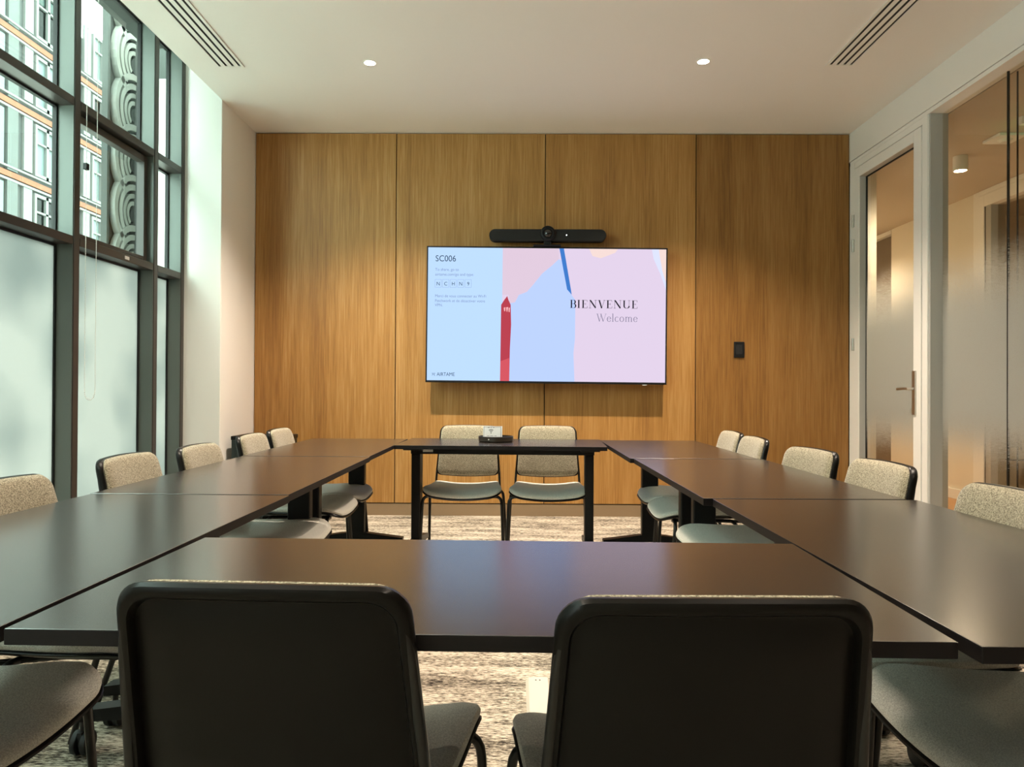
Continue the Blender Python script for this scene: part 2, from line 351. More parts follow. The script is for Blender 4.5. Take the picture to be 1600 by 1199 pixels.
# blind bead chain hanging in front of the window
bm = bmesh.new(); n = 0
def bead(bm, p, r=.0034):
    v = [bm.verts.new(Vector(p)+Vector(d)*r) for d in ((1,0,0),(0,1,0),(-1,0,0),(0,-1,0),(0,0,1),(0,0,-1))]
    for a, b in ((0,1),(1,2),(2,3),(3,0)): bm.faces.new((v[a],v[b],v[4])); bm.faces.new((v[b],v[a],v[5]))
zt, zb_, ya, yb_ = 3.70, 1.02, 3.965, 4.065; XC = -2.345
z = zt
path = []
while z > zb_: path.append((XC, ya, z)); z -= .0085
for k in range(1, 14): 
    a = PI + PI*k/14; path.append((XC, (ya+yb_)/2+(yb_-ya)/2*math.cos(a), zb_+.045*math.sin(a)))
z = zb_
while z < zt: path.append((XC, yb_, z)); z += .0085
for p in path: bead(bm, p)
for a, b in zip(path[::6], path[6::6]): tube(bm, [a, b], .0007, 4, False)
ch = empty('bead_chain', (XC, 4.0, 1.0)); tag(ch, 'thin steel bead chain of a roller blind looping down before the tall window', 'chain')
o = obj('beads', bm, M['bead'], ch); o.matrix_parent_inverse = Matrix.Translation((-XC, -4.0, -1.0))
o = obj('chain_guide', bx(bmesh.new(), XC-.012, XC+.010, ya-.014, ya+.014, 2.225, 2.26, bev=.003), M['gasket'], ch); o.matrix_parent_inverse = Matrix.Translation((-XC, -4.0, -1.0))
o = obj('bracket', bx(bmesh.new(), XC-.03, XC+.03, ya-.03, yb_+.03, 3.68, 3.75), M['gasket'], ch); o.matrix_parent_inverse = Matrix.Translation((-XC, -4.0, -1.0))

# ------------------------------------------------------------------ glazed partition (right) with door
part = struct(empty('window_2'))
XG = 2.815
def rbox(nm, m, d, parent, bev=.002): return box(nm, m, d, parent, bev)
rbox('head_rail', M['white'], (XR+.002, XR+.13, YF-.1, YB, 2.893, 2.921), part)
rbox('post', M['white'], (XR, XR+.13, 4.912, 4.975, 0, 2.892), part)
rbox('post_reveal', M['reveal'], (XR+.012, XR+.13, 4.896, 4.9115, .02, 2.892), part, 0)
rbox('post', M['white'], (XR, XR+.13, 5.972, YB-.002, 0, 2.892), part)
rbox('door_head', M['white'], (XR+.001, XR+.13, 4.976, 5.971, 2.845, 2.892), part)
rbox('bottom_rail', M['white'], (XR+.03, XR+.12, YF-.1, 4.895, 0, .05), part)
ys = [4.895, 4.246, 2.6, 1.1, -.4, YF-.05]
for a, b in zip(ys, ys[1:]):
    p = obj('glass_pane', bx(bmesh.new(), XG-.005, XG+.005, b+.004, a-.004, .05, 2.893), film, part)
    if a < 4.8: obj('joint_seal', bx(bmesh.new(), XG-.006, XG+.006, a-.0039, a+.0039, .051, 2.892), M['gasket'], part)
    if a < 4.8: obj('joint_seal', bx(bmesh.new(), XG+.05, XG+.056, a-.004, a+.004, .051, 2.892), M['gasket'], part)
dr = struct(empty('door_1', (XR, 5.97, 0)))
inv = Matrix.Translation((-XR, -5.97, 0))
def dpart(nm, m, d, bev=.002, parent=None, smooth=False):
    o = box(nm, m, d, parent or dr, bev); 
    if parent is None: o.matrix_parent_inverse = inv
    else: o.matrix_parent_inverse = Matrix()
    return o
lf = bmesh.new()
y0, y1, z0, z1 = 4.982, 5.966, .008, 2.838
for d in ((y0, y0+.094, z0, z1), (y1-.080, y1, z0, z1), (y0+.094, y1-.080, z0, .13), (y0+.094, y1-.080, z1-.078, z1)):
    bx(lf, XR-.004, XR+.062, *d, bev=.002)
o = obj('door_leaf', lf, M['white'], dr); o.matrix_parent_inverse = inv
leaf = o
rv = bmesh.new()
for d in ((y1-.0815, y1-.0802, .13, 2.76), (y0+.0942, y0+.0955, .13, 2.76), (y0+.0955, y1-.0815, 2.7588, 2.7599)): bx(rv, XR+.002, XR+.058, *d)
obj('glazing_reveal', rv, M['reveal'], leaf)
ps = bmesh.new()
for d in ((y1-.095, y1-.0818, .13, 2.76), (y0+.0958, y0+.103, .13, 2.76), (y0+.103, y1-.095, 2.750, 2.7585)): bx(ps, XR+.050, XR+.060, *d)
obj('gasket', ps, M['gasket'], leaf)
obj('glass_pane', bx(bmesh.new(), XR+.051, XR+.059, y0+.097, y1-.083, .131, 2.757), film, leaf)
# handle: long back plate, lever with return
hd = bmesh.new(); bx(hd, XR-.016, XR-.0045, 5.035, 5.073, .885, 1.185, bev=.002)
hb = obj('handle', hd, M['metal'], leaf)
hd = bmesh.new(); tube(hd, [(XR-.014,5.054,1.062),(XR-.055,5.056,1.062),(XR-.060,5.10,1.064),(XR-.058,5.185,1.060)], [.010,.0095,.0095,.0085]+[.009]*20, 12, True)
obj('lever', hd, M['metal'], hb, True)
for hz in (2.42, 2.22, 1.42, .35):
    h = bmesh.new(); tube(h, [(XR-.012,5.972,hz-.05),(XR-.012,5.972,hz+.05)], .009, 10); tube(h, [(XR-.012,5.972,hz-.002),(XR-.012,5.972,hz+.002)], .0105, 10)
    obj('hinge', h, M['metal'], leaf, True)

# ------------------------------------------------------------------ corridor and the room across it
XC2 = 4.27
struct(box('floor_corridor', M['oak_floor'], (XR+.12, 9.0, -2.0, 12.2, -.12, -.001)))
struct(box('ceiling_corridor', mat('corridor_ceiling_paint', (.60,.52,.42,1), .8), (XR+.14, 9.0, -2.0, 12.2, 2.893, 3.3)))
wc = mat('corridor_wall_paint', (.80,.74,.62,1), .7)
struct(box('wall_corridor', wc, (XC2, XC2+.15, 6.92, 8.45, 0, 2.893)))
struct(box('wall_corridor_far', wc, (XC2, XC2+.15, 8.97, 12.2, 0, 2.893)))
struct(box('wall_corridor_end', wc, (XR+.14, 9.0, 12.2, 12.35, 0, 3.3)))
struct(box('wall_corridor_return', wc, (XR+.14, XR+.24, 6.10, 12.2, 0, 2.893)))
struct(box('wall_corridor_near', wc, (XR+.14, 9.0, -2.2, -2.0, 0, 3.3)))
struct(box('wall_office_side', wc, (9.0, 9.15, -2.0, 12.2, 0, 3.3)))
struct(box('wall_office_divider', wc, (XC2+.15, 9.0, 7.75, 7.9, 0, 2.893)))
struct(box('baseboard_corridor', M['white'], (XC2-.012, XC2-.001, 6.925, 8.45, 0, .095)))
d2 = struct(empty('door_2'))
rbox('door_leaf', mat('grey_brown_door', (.20,.16,.12,1), .5), (XC2+.05, XC2+.09, 8.46, 8.96, 0, 2.84), d2)
rbox('door_frame', M['white'], (XC2-.005, XC2+.10, 8.45, 8.97, 2.845, 2.89), d2)
w3 = struct(empty('window_3'))
rbox('post', M['white'], (XC2-.012, XC2+.12, 6.83, 6.915, 0, 2.89), w3)
rbox('post', M['white'], (XC2-.022, XC2+.12, 6.745, 6.825, 0, 2.84), w3)
rbox('head_rail', M['white'], (XC2-.022, XC2+.12, -2.0, 6.744, 2.735, 2.84), w3)
rbox('top_rail', M['white'], (XC2-.012, XC2+.12, -2.0, 6.829, 2.845, 2.892), w3)
rbox('post_reveal', M['reveal'], (XC2-.01, XC2+.12, 6.66, 6.743, 0, 2.734), w3, 0)
rbox('gasket', M['gasket'], (XC2-.012, XC2-.008, 6.735, 6.744, 0, 2.734), w3, 0)
for a, b in ((6.655, 5.4), (5.39, 3.9), (3.89, 2.2), (2.19, .3), (.29, -1.98)):
    obj('glass_pane', bx(bmesh.new(), XC2+.05, XC2+.058, b, a, .02, 2.734), film, w3)

# corridor lamps, exit sign, ceiling hatch
cyl_w = M['white']
def corridor_lamp(x, y, lab, energy=36):
    t = empty('ceiling_lamp', (x, y, 2.78)); tag(t, lab, 'lamp', 'surface cylinder lamps in the corridor')
    b = bmesh.new(); lathe(b, [(.0,.112),(.052,.112),(.052,0),(.044,-.001),(.044,.012),(0,.012)], 24); obj('lamp_housing', b, cyl_w, t, True)
    b = bmesh.new(); lathe(b, [(.0,.006),(.043,.006),(.043,.010),(0,.010)], 20); obj('lamp_lens', b, emis('corridor_lamp_glow', (1,.85,.6,1), 18), t)
    ld = bpy.data.lights.new('lamp_light', 'SPOT'); ld.energy = energy; ld.color = (1,.85,.64); ld.spot_size = 2.7; ld.spot_blend = .7; ld.shadow_soft_size = .15
    lo = bpy.data.objects.new('lamp_light', ld); C.objects.link(lo); lo.parent = t; lo.location = (0,0,-.01)
corridor_lamp(3.47, 5.80, 'white cylinder ceiling lamp nearest, seen through glass partition')
corridor_lamp(3.47, 8.6, 'white cylinder ceiling lamp deeper along the corridor behind the glass door')
corridor_lamp(3.47, 3.0, 'white cylinder ceiling lamp in corridor beside the room, right of frame', 14)
corridor_lamp(6.0, 5.6, 'white cylinder ceiling lamp in the office across the corridor', 20)
ex = empty('exit_sign', (3.37, 4.95, 2.893)); tag(ex, 'green lit exit sign hanging from the corridor ceiling, at right frame edge', 'sign')
bm = bmesh.new(); bx(bm, -.01, .20, -.02, .02, -.055, 0, bev=.004); obj('sign_housing', bm, M['white'], ex)
bm = bmesh.new(); bx(bm, .03, .17, -.004, .004, -.17, -.056); obj('sign_panel', bm, emis('exit_green', (.05,.9,.25,1), .5), ex)
hp = empty('smoke_detector', (3.52, 5.35, 2.893)); tag(hp, 'square white detector plate on the corridor ceiling seen through the glass', 'detector')
bm = bmesh.new(); bx(bm, -.10, .10, -.10, .10, -.022, 0, bev=.006); obj('plate', bm, M['white'], hp)
bm = bmesh.new(); lathe(bm, [(0,-.040),(.03,-.040),(.05,-.022),(.05,-.021),(0,-.021)], 20); obj('sensor_dome', bm, M['white'], hp, True)

# ================================================================== OUTSIDE
struct(box('ground', M['ground'], (-60, -2.8, -20, 80, -4.2, -4.0)))
XFc = -20.0
fb = empty('office_building', (XFc, 30, -4)); tag(fb, 'pale facade across the street with white window bays and orange brick bands', 'building')
finv = Matrix.Translation((-XFc, -30, 4))
def fpart(nm, bm, m, parent=fb):
    o = obj(nm, bm, m, parent)
    if parent is fb: o.matrix_parent_inverse = finv
    return o
fpart('wall', bx(bmesh.new(), XFc-6, XFc, -12, 62, -4, 17), M['fac_g'])
FH = 2.85
for k in range(-1, 7):
    zf = 1.15 + k*FH - FH
    fpart('brick_band', bx(bmesh.new(), XFc-.1, XFc+.10, -12, 62, zf-.46, zf-.24), M['brick'])
    fpart('string_course', bx(bmesh.new(), XFc-.1, XFc+.16, -12, 62, zf-.12, zf-.04), M['fac_w'])
    fpart('string_course', bx(bmesh.new(), XFc-.1, XFc+.13, -12, 62, zf-.62, zf-.53), M['fac_w'])
    for j in range(-6, 7):
        y = 30.0 + 4.05*j
        if y < 20 or y > 46 or k < 1: 
            if y < 2: continue
        zb0, zb1 = zf, zf+FH-.72
        fr = bmesh.new(); t = .13
        for d in ((y, y+t, zb0, zb1), (y+1.6-t, y+1.6, zb0, zb1), (y+.8-t*.6, y+.8+t*.6, zb0, zb1), (y+t, y+1.6-t, zb0, zb0+t), (y+t, y+1.6-t, zb1-t, zb1), (y+t, y+1.6-t, zb0+1.35, zb0+1.43)):
            bx(fr, XFc+.0, XFc+.15, *d)
        fo = fpart('window', fr, M['fac_w'])
        obj('pane', bx(bmesh.new(), XFc+.02, XFc+.05, y+.05, y+1.55, zb0+.05, zb1-.05), M['fac_b'] if (j+k) % 3 else glp, fo)
        # tall pale shutters standing out beside each window
        fpart('shutter', bx(bmesh.new(), XFc, XFc+.10, y-.62, y-.10, zb0+.05, zb1+.1), M['fac_w'])
        fpart('shutter', bx(bmesh.new(), XFc, XFc+.08, y+1.72, y+2.3, zb0-.05, zb1), M['fac_b'])
        fpart('pier', bx(bmesh.new(), XFc, XFc+.12, y+2.45, y+3.05, zb0-.2, zb1+.2), M['fac_m'])

struct(box('wall_outer', mat('grey_green_outer_stone', (.07,.08,.075,1), .7, var=.1, vscale=3), (-3.25, -2.76, 6.10, 6.4, -4, 6)))
# cast ornament of stacked fish scales right outside the window
oc = empty('ornamental_column', (-3.15, 5.85, -4)); tag(oc, 'pale ornamental column of stacked concentric scallops just outside the window', 'column')
oinv = Matrix.Translation((3.15, -5.85, 4))
def opart(nm, bm, m, sm=False):
    o = obj(nm, bm, m, oc, sm); o.matrix_parent_inverse = oinv; return o
YR = 5.93; R0 = .315
opart('backing', bx(bmesh.new(), -3.175, -3.155, YR-R0-.01, YR+.06, -4, 6), M['orn_d'])
opart('side_rib', bx(bmesh.new(), -3.175, -3.13, YR-R0-.055, YR-R0-.025, -4, 6), M['fac_m'])
opart('right_rib', bx(bmesh.new(), -3.155, -3.06, YR+.004, YR+.05, -4, 6), M['fac_w'])
pitch_ = .405; zc0 = 1.05+(608-100)*5.9/1150
def scale_(zc, dx):
    bm = bmesh.new(); rad = [(R0, R0*.85), (R0*.76, R0*.62), (R0*.53, R0*.42), (R0*.34, R0*.24)]
    K = 14
    for i, (ro, ri) in enumerate(rad):
        x1 = -3.10 - i*.005 + dx; A = []
        for k in range(K+1):
            a = PI/2 + (PI*.80)*k/K
            c, s = math.cos(a), math.sin(a)
            A.append([bm.verts.new((x, YR+r*c, zc+r*s)) for x, r in ((x1, ro), (x1, ri), (x1-.045, ri), (x1-.045, ro))])
        for a, b in zip(A, A[1:]):
            for j in range(4): bm.faces.new((a[j], a[(j+1)%4], b[(j+1)%4], b[j]))
        bm.faces.new(A[0]); bm.faces.new(A[-1][::-1])
    bmesh.ops.recalc_face_normals(bm, faces=bm.faces[:]); return bm
for k in range(-12, 4):
    zc = zc0 + k*pitch_
    opart('scallop', scale_(zc, (k%2)*.0), M['orn'])
    b = bmesh.new(); n_ = 12; pts = [(YR+R0*.16*math.cos(PI/2+PI*i/n_), zc-.01+R0*.18*math.sin(PI/2+PI*i/n_)) for i in range(n_+1)]
    extr(b, pts, 'x', -3.156, -3.12); opart('scallop_core', b, M['orn_d'])

# ================================================================== CEILING FITTINGS
def vent(x0, x1, y0, y1, lab):
    t = empty('ceiling_vent', (x0, y0, ZC)); tag(t, lab, 'vent', 'linear slot vents in the ceiling'); w = x1-x0; l = y1-y0
    obj('backing', bx(bmesh.new(), .012, w-.012, .012, l-.012, -.0028, -.0008), M['gasket'], t)  # black sheet standing in for the dark void behind the slots
    fr = bmesh.new(); f = .017
    for d in ((0, f, 0, l), (w-f, w, 0, l), (f, w-f, 0, f), (f, w-f, l-f, l)): bx(fr, *d, -.007, -.0006)
    obj('frame', fr, M['white'], t)
    n = 3; gap = .015; iw = w-2*f; sw = (iw-gap*4)/3
    for k in range(n):
        a = f+gap+k*(sw+gap)
        b = bmesh.new(); extr(b, [(a,-.0062),(a+sw,-.0062),(a+sw-.004,-.0029),(a+.004,-.0029)], 'y', f, l-f); obj('slat', b, M['white'], t)
vent(-1.985, -1.805, .9, 4.81, 'white linear slot vent in the ceiling beside the windows')
vent(1.985, 2.165, .9, 4.775, 'white linear slot vent in the ceiling beside the glass partition')
glow = emis('downlight_glow', (1.0,.88,.62,1), 8)
def downlight(x, y, lab, e=SPOT, aim=(0,0)):
    t = empty('downlight', (x, y, ZC)); tag(t, lab, 'lamp', 'recessed downlights in the ceiling')
    b = bmesh.new(); lathe(b, [(.036,-.0006),(.048,-.0006),(.048,-.004),(.044,-.005),(.036,-.003),(.036,-.0006)], 32); obj('trim_ring', b, M['white'], t, True)
    b = bmesh.new(); lathe(b, [(0,-.0022),(.0355,-.0022),(.0355,-.0008),(0,-.0008)], 28); obj('lamp_lens', b, glow, t)
    ld = bpy.data.lights.new('downlight_beam', 'SPOT'); ld.energy = e; ld.color = WARM; ld.spot_size = math.radians(118); ld.spot_blend = .75; ld.shadow_soft_size = .03 if y > 4 else .3
    lo = bpy.data.objects.new('downlight_beam', ld); C.objects.link(lo); lo.parent = t; lo.location = (0,0,-.012); lo.rotation_euler = (aim[0], aim[1], 0)
downlight(-.969, 4.75, 'left of the two glowing round downlights near the wood wall')
downlight(1.182, 4.723, 'right of the two glowing round downlights near the wood wall')
for x, y in ((-.969, 2.5), (1.182, 2.5), (-.969, .3), (1.182, .3)):
    downlight(x, y, 'recessed round downlight overhead, %s row %s' % ('window side' if x < 0 else 'partition side', 'above middle tables' if y > 2 else 'above the camera'), SPOT*(.85 if y > 2 else .45))

# ================================================================== TABLES
TH = .022; TZ = .73
def make_table(w=1.196, d=.596):
    t = empty('meeting_table')
    b = bx(bmesh.new(), -w/2, w/2, -d/2, d/2, TZ-TH, TZ, bev=.0015)
    for f in b.faces:
        if abs(f.normal.z) < .5 or f.normal.z < 0: f.material_index = 1
    b.normal_update()
    for f in b.faces: f.material_index = 0 if f.normal.z > .7 else 1
    obj('tabletop', b, None, t, mats=[M['table'], M['tedge']])
    bm_ = bmesh.new(); bx(bm_, -w/2+.055, w/2-.055, -.05, .05, .660, TZ-TH-.004, bev=.003)
    beam = obj('frame_beam', bm_, M['black'], t)
    for s in (-1, 1):
        x = s*(w/2-.085)
        p = bmesh.new(); bx(p, x-.055, x+.055, -.16, .16, .690, TZ-TH-.001, bev=.003); obj('mounting_plate', p, M['black'], t)
        p = bmesh.new(); bx(p, x-.0265, x+.0265, -.05, .05, .15, .662, bev=.006); obj('leg', p, M['black'], t)
        f = bmesh.new(); extr(f, [(-.285,.100),(-.285,.130),(-.055,.160),(.055,.160),(.285,.130),(.285,.100),(.06,.118),(-.06,.118)], 'x', x-.027, x+.027)
        ft = obj('foot', f, M['black'], t)
        for q in (-1, 1):
            y = q*.262
            c = bmesh.new(); R90 = Matrix.Translation((x, y, .0345)) @ Matrix.Rotation(PI/2, 4, 'X')
            for a in (-1, 1):
                Mx = R90 @ Matrix.Translation((0,0,a*.014))
                lathe(c, [(0,-.010),(.026,-.010),(.033,-.007),(.0345,0),(.033,.007),(.026,.010),(0,.010)], 20, Mx)
            bx(c, x-.02, x+.02, y-.006, y+.006, .03, .068)
            tube(c, [(x,y,.06),(x,y,.104)], .0085, 10)
            obj('caster', c, M['wheel'], ft, True)
    return t
T0 = make_table(); index_kids(T0)
tables = [ # x, y, rot, label
 (-.051, 1.253, -.020, 1.036, 'dark brown table in front, tucked under two near chair backs'),
 (-.9785, 1.580, PI/2-.010, 1.005, 'dark brown table nearest the camera on the window side'),
 (-.980, 2.800, PI/2, 1.015, 'dark brown middle table of the window side row'),
 (-.988, 4.025, PI/2, 1.005, 'dark brown table at the far end of the window side row'),
 (.875, 1.545, PI/2+.008, 1.03, 'dark brown table nearest the camera on the glass partition side'),
 (.840, 2.785, PI/2+.010, 1.02, 'dark brown middle table of the glass partition side row'),
 (.815, 4.010, PI/2+.008, 1.0, 'dark brown table at the far end of the partition side row'),
 (-.088, 4.385, -.038, .998, 'dark brown table below the television carrying the tray and card')]
for i, (x, y, r, sc_, lab) in enumerate(tables):
    o = T0 if i == 0 else copy_tree(T0)
    o.location = (x, y, 0); o.rotation_euler = (0, 0, r); o.scale = (sc_, 1, 1); tag(o, lab, 'table', 'dark tables set in a hollow rectangle')
TF = o
st = obj('sticker', bx(bmesh.new(), -.47, -.41, -.0515, -.0502, .672, .690), M['label'], TF)

# ================================================================== CHAIRS
def make_chair():
    t = empty('conference_chair')
    # seat pad
    def fs(u, v, w):
        return (u, v,   .421 + w + .028*(u/.24)**2 - .020*max(0,(v-.10)/.12)**2 - .006*math.exp(-((v+.02)/.14)**2))
    ol = outline(.236, .205, -.205, .225, .075, .05)
    obj('seat', pad(ol, [('c',-.004),(.10,-.004),(.012,-.004),(.002,.001),(0,.009),(.004,.017),(.014,.022),(.035,.024),(.10,.024),(.16,.024),('c',.024)], fs), fab_s, t, True)
    obj('seat_shell', pad(outline(.238, .207, -.208, .228, .075, .05), [('c',-.017),(.10,-.017),(.02,-.016),(.004,-.012),(0,-.007),(.002,-.0042),(.02,-.0042),(.1,-.0042),('c',-.0042)], fs), M['shell'], t, True)
    def fb(u, v, w):
        q = max(0, 1-(u/.2)**2); a = (v-.5)/.3
        return (u, -.222 - (v-.5)*.25 - .022*(1-(u/.2)**2) + w, v - .014*q*(1-a) + .006*q*a)
    ol = outline(.180, .195, .498, .8005, .038, .030)
    obj('backrest', pad(ol, [('c',.001),(.06,.001),(.010,.001),(.003,.006),(0,.014),(.004,.022),(.014,.028),(.04,.031),(.09,.032),('c',.032)], fb), fab, t, True)
    ol = outline(.1865, .2015, .496, .797, .040, .032)
    obj('back_shell', pad(ol, [('c',.0008),(.08,.0008),(.012,.0008),(.004,.010),(0,.010),(-.004,.004),(-.005,-.006),(-.001,-.013),(.006,-.016),(.013,-.014),(.016,-.008),(.0175,-.001),(.022,-.0005),(.030,-.003),(.08,-.0045),('c',-.0045)], fb), M['shell'], t, True)
    for s in (-1, 1):
        b = bmesh.new(); tube(b, [(s*.205,-.165,.408),(s*.208,-.228,.414),(s*.203,-.238,.50),(s*.186,-.288,.72),(s*.176,-.300,.765)], .0075, 10, round_=.03); obj('back_post', b, M['tube'], t, True)
        b = bmesh.new(); tube(b, [(s*.13,.150,.398),(s*.235,.158,.412),(s*.252,.188,0.002)], .0095, 10, round_=.05); obj('leg', b, M['tube'], t, True)
        b = bmesh.new(); tube(b, [(s*.13,-.120,.398),(s*.232,-.130,.412),(s*.254,-.262,0.002)], .0095, 10, round_=.05); obj('leg', b, M['tube'], t, True)
        b = bmesh.new(); tube(b, [(s*.13,.152,.398),(s*.13,-.122,.398)], .0085, 8); tube(b, [(s*.13,-.04,.398),(s*.205,-.165,.408)], .0075, 8); obj('side_rail', b, M['tube'], t, True)
    b = bmesh.new(); tube(b, [(-.13,.06,.398),(.13,.06,.398)], .008, 8)
    for s in (-1, 1): tube(b, [(s*.10,.06,.398),(s*.10,.06,.380)], .011, 8)
    obj('cross_rail', b, M['tube'], t, True)
    return t
C0 = make_chair(); index_kids(C0)
R_ = PI/2
chairs = [
 (-.308, 1.228, -.045, 'near chair on the left seen from behind, dark back towards the camera', 'chairs with their dark backs to the camera'),
 (.232, 1.180, .015, 'near chair on the right seen from behind, dark back towards the camera', 'chairs with their dark backs to the camera'),
 (-1.085, 1.345, -R_, 'window side chair whose grey seat fills the bottom left corner', None),
 (-1.045, 1.905, -R_, 'window side chair with its orange lit back cut by the left frame edge', None),
 (-1.10, 2.63, -R_, 'window side chair standing in front of the second mullion, third from near', None),
 (-1.05, 3.10, -R_, 'window side chair in front of the white pier reveal, seat showing', None),
 (-1.09, 3.825, -R_, 'window side chair standing before the black bin, second from wood wall', None),
 (-1.11, 4.335, -R_, 'window side chair nearest the wood wall', None),
 (.95, 1.37, R_, 'partition side chair whose grey seat fills the bottom right corner', None),
 (.93, 1.84, R_, 'partition side chair with its beige back cut by the right frame edge', None),
 (.955, 2.515, R_+.07, 'partition side chair before the glass door, black rim of its back facing right', None),
 (.93, 3.03, R_+.15, 'partition side chair turned slightly, before the right edge of wood wall', None),
 (.925, 3.80, R_, 'partition side chair second from the wood wall, overlapping the farthest one', None),
 (.955, 4.31, R_, 'partition side chair nearest the wood wall, half hidden by the next', None),
 (-.325, 4.545, PI-.02, 'far chair on the left below the television, behind the round tray', None),
 (.190, 4.530, PI-.02, 'far chair on the right below the television, free of the tray', None)]
for i, (x, y, r, lab, g) in enumerate(chairs):
    o = C0 if i == 0 else copy_tree(C0)
    o.location = (x, y, 0); o.rotation_euler = (0, 0, r); tag(o, lab, 'chair', 'upholstered chairs around the tables')
for x, y, r, lab in ((4.80, 7.25, 2.9, 'chair behind the glass across the corridor, nearest its frame'), (5.42, 7.15, 2.6, 'chair behind the glass across the corridor, at right frame edge'), (5.15, 6.30, -1.2, 'chair deeper in the office across the corridor')):
    o = copy_tree(C0); o.location = (x, y, 0); o.rotation_euler = (0, 0, r); tag(o, lab, 'chair', 'chairs in the office across the corridor')

# ================================================================== TELEVISION
tv = empty('television', (.228, 5.91, 1.641)); tag(tv, 'large wall mounted television showing a BIENVENUE Welcome screen', 'television')
tv.rotation_euler = (0, math.radians(.33), 0)
TW, THh = 1.935, 1.098
bm = bmesh.new()
hw, hh = TW/2, THh/2; bz = .011
for d in ((-hw, -hw+bz, -hh, hh), (hw-bz, hw, -hh, hh), (-hw+bz, hw-bz, hh-bz, hh), (-hw+bz, hw-bz, -hh, -hh+.017)): bx(bm, d[0], d[1], -.003, .03, d[2], d[3], bev=.001)
obj('bezel', bm, M['plastic'], tv)
bm = bmesh.new(); bx(bm, -hw+.004, hw-.004, .004, .032, -hh+.004, hh-.004); bx(bm, -.55, .55, .032, .055, -.38, .30, bev=.006); obj('back_housing', bm, M['plastic'], tv)
bm = bmesh.new(); bx(bm, -.35, .35, .055, .068, -.25, .25); bx(bm, -.30, -.26, .068, .149, -.25, .25); bx(bm, .26, .30, .068, .149, -.25, .25); obj('wall_mount', bm, M['black'], tv)
bm = bmesh.new(); bx(bm, .775, .81, -.001, .006, -hh-.008, -hh); obj('sensor_window', bm, M['label'], tv)
# picture on the screen. pixel -> screen plane
sw0, sw1, sz0, sz1 = -hw+bz, hw-bz, -hh+.017, hh-bz
def P(px, py):   # coordinates read in a 1600x1143 crop of the screen
    u = (px-107)/(1530-107); v = (py-(216+ u*8))/(1016-216)
    return (sw0+u*(sw1-sw0), sz1-v*(sz1-sz0))
SE = .245
def scol(name, h, s=1.0): return emis('screen_'+name, L(h), s*SE)
def poly(bm, pts, y, mi):
    vs_ = [bm.verts.new((p[0], y, p[1])) for p in pts]; f = bm.faces.new(vs_); f.material_index = mi
    f.normal_update()
    if f.normal.y > 0: f.normal_flip()
    return f
SM = [scol('blue','#b8d6fb'), scol('mauve','#dbcbe2'), scol('pink','#d9c4d6'), scol('periwinkle','#b6cbfb'), scol('red','#b4404e'), scol('stroke_blue','#3f79c6'), scol('peach','#edd5cf'), scol('pale','#d6dcf8'), scol('lightred','#cf5560'), scol('scribble','#f0b0b4')]
bm = bmesh.new()
poly(bm, [(sw0,sz0),(sw1,sz0),(sw1,sz1),(sw0,sz1)], .0035, 1)
y_ = .0032
poly(bm, [P(107,1030),P(107,200),P(553,200),P(553,1030)], y_, 0)
# periwinkle shape
pw = [P(553,1030),P(553,540),P(600,535),P(640,505),P(700,480),P(735,440),P(790,370),P(850,320),P(885,285),P(905,290),P(945,450),P(968,500),P(990,530),P(990,760),P(982,850),P(990,1030)]
poly(bm, pw, y_, 3)
poly(bm, [P(553,200),P(885,200),P(890,283),P(850,322),P(790,372),P(735,442),P(700,482),P(655,500),P(553,500)], y_-.0002, 2)
poly(bm, [P(590,495),P(655,495),P(630,545),P(598,552)], y_-.0003, 2)
poly(bm, [P(1060,200),P(1260,200),P(1225,245),P(1140,278),P(1090,265)], y_, 6)
poly(bm, [P(1480,200),P(1531,200),P(1531,420),P(1505,350),P(1490,270)], y_, 6)
poly(bm, [P(1440,200),P(1482,200),P(1492,270),P(1507,350),P(1531,430),P(1531,470),P(1500,380),P(1455,280)], y_-.0001, 7)
poly(bm, [P(888,200),P(915,200),P(962,460),P(968,498),P(940,466)], y_-.0005, 5)
poly(bm, [P(545,1030),P(547,560),P(566,530),P(583,508),P(590,530),P(604,560),P(608,680),P(602,830),P(600,1030)], y_-.0005, 4)
poly(bm, [P(545,1030),P(546,900),P(600,880),P(600,1030)], y_-.0006, 8)
for a in (((562,578),(572,575),(572,598),(566,600)), ((576,576),(590,574),(584,604),(580,600)), ((592,580),(600,576),(598,606),(592,602))): poly(bm, [P(*q) for q in a], y_-.0007, 9)
# clip everything to the screen rectangle
for co, no in (((sw0,0,0),(-1,0,0)), ((sw1,0,0),(1,0,0)), ((0,0,sz0),(0,0,-1)), ((0,0,sz1),(0,0,1))):
    bmesh.ops.bisect_plane(bm, geom=bm.verts[:]+bm.edges[:]+bm.faces[:], plane_co=co, plane_no=no, clear_outer=True)
obj('screen', bm, None, tv, mats=SM)
def text(name, s, px, py, size, m, parent, y=.0012, align='LEFT', bold=0, sx=1.0):
    cu = bpy.data.curves.new(name, 'FONT'); cu.body = s; cu.size = size; cu.align_x = align; cu.fill_mode = 'FRONT'; cu.offset = bold; cu.resolution_u = 4
    tmp = bpy.data.objects.new(name, cu); C.objects.link(tmp)
    dg = bpy.context.evaluated_depsgraph_get(); me = bpy.data.meshes.new_from_object(tmp.evaluated_get(dg)); bpy.data.objects.remove(tmp)
    me.materials.clear(); me.materials.append(m)
    x, z = P(px, py)
    me.transform(Matrix.Translation((x, y, z)) @ Matrix.Rotation(PI/2, 4, 'X') @ Matrix.Diagonal((sx,1,1,1)))
    o = bpy.data.objects.new(name, me); C.objects.link(o); o.parent = parent; return o
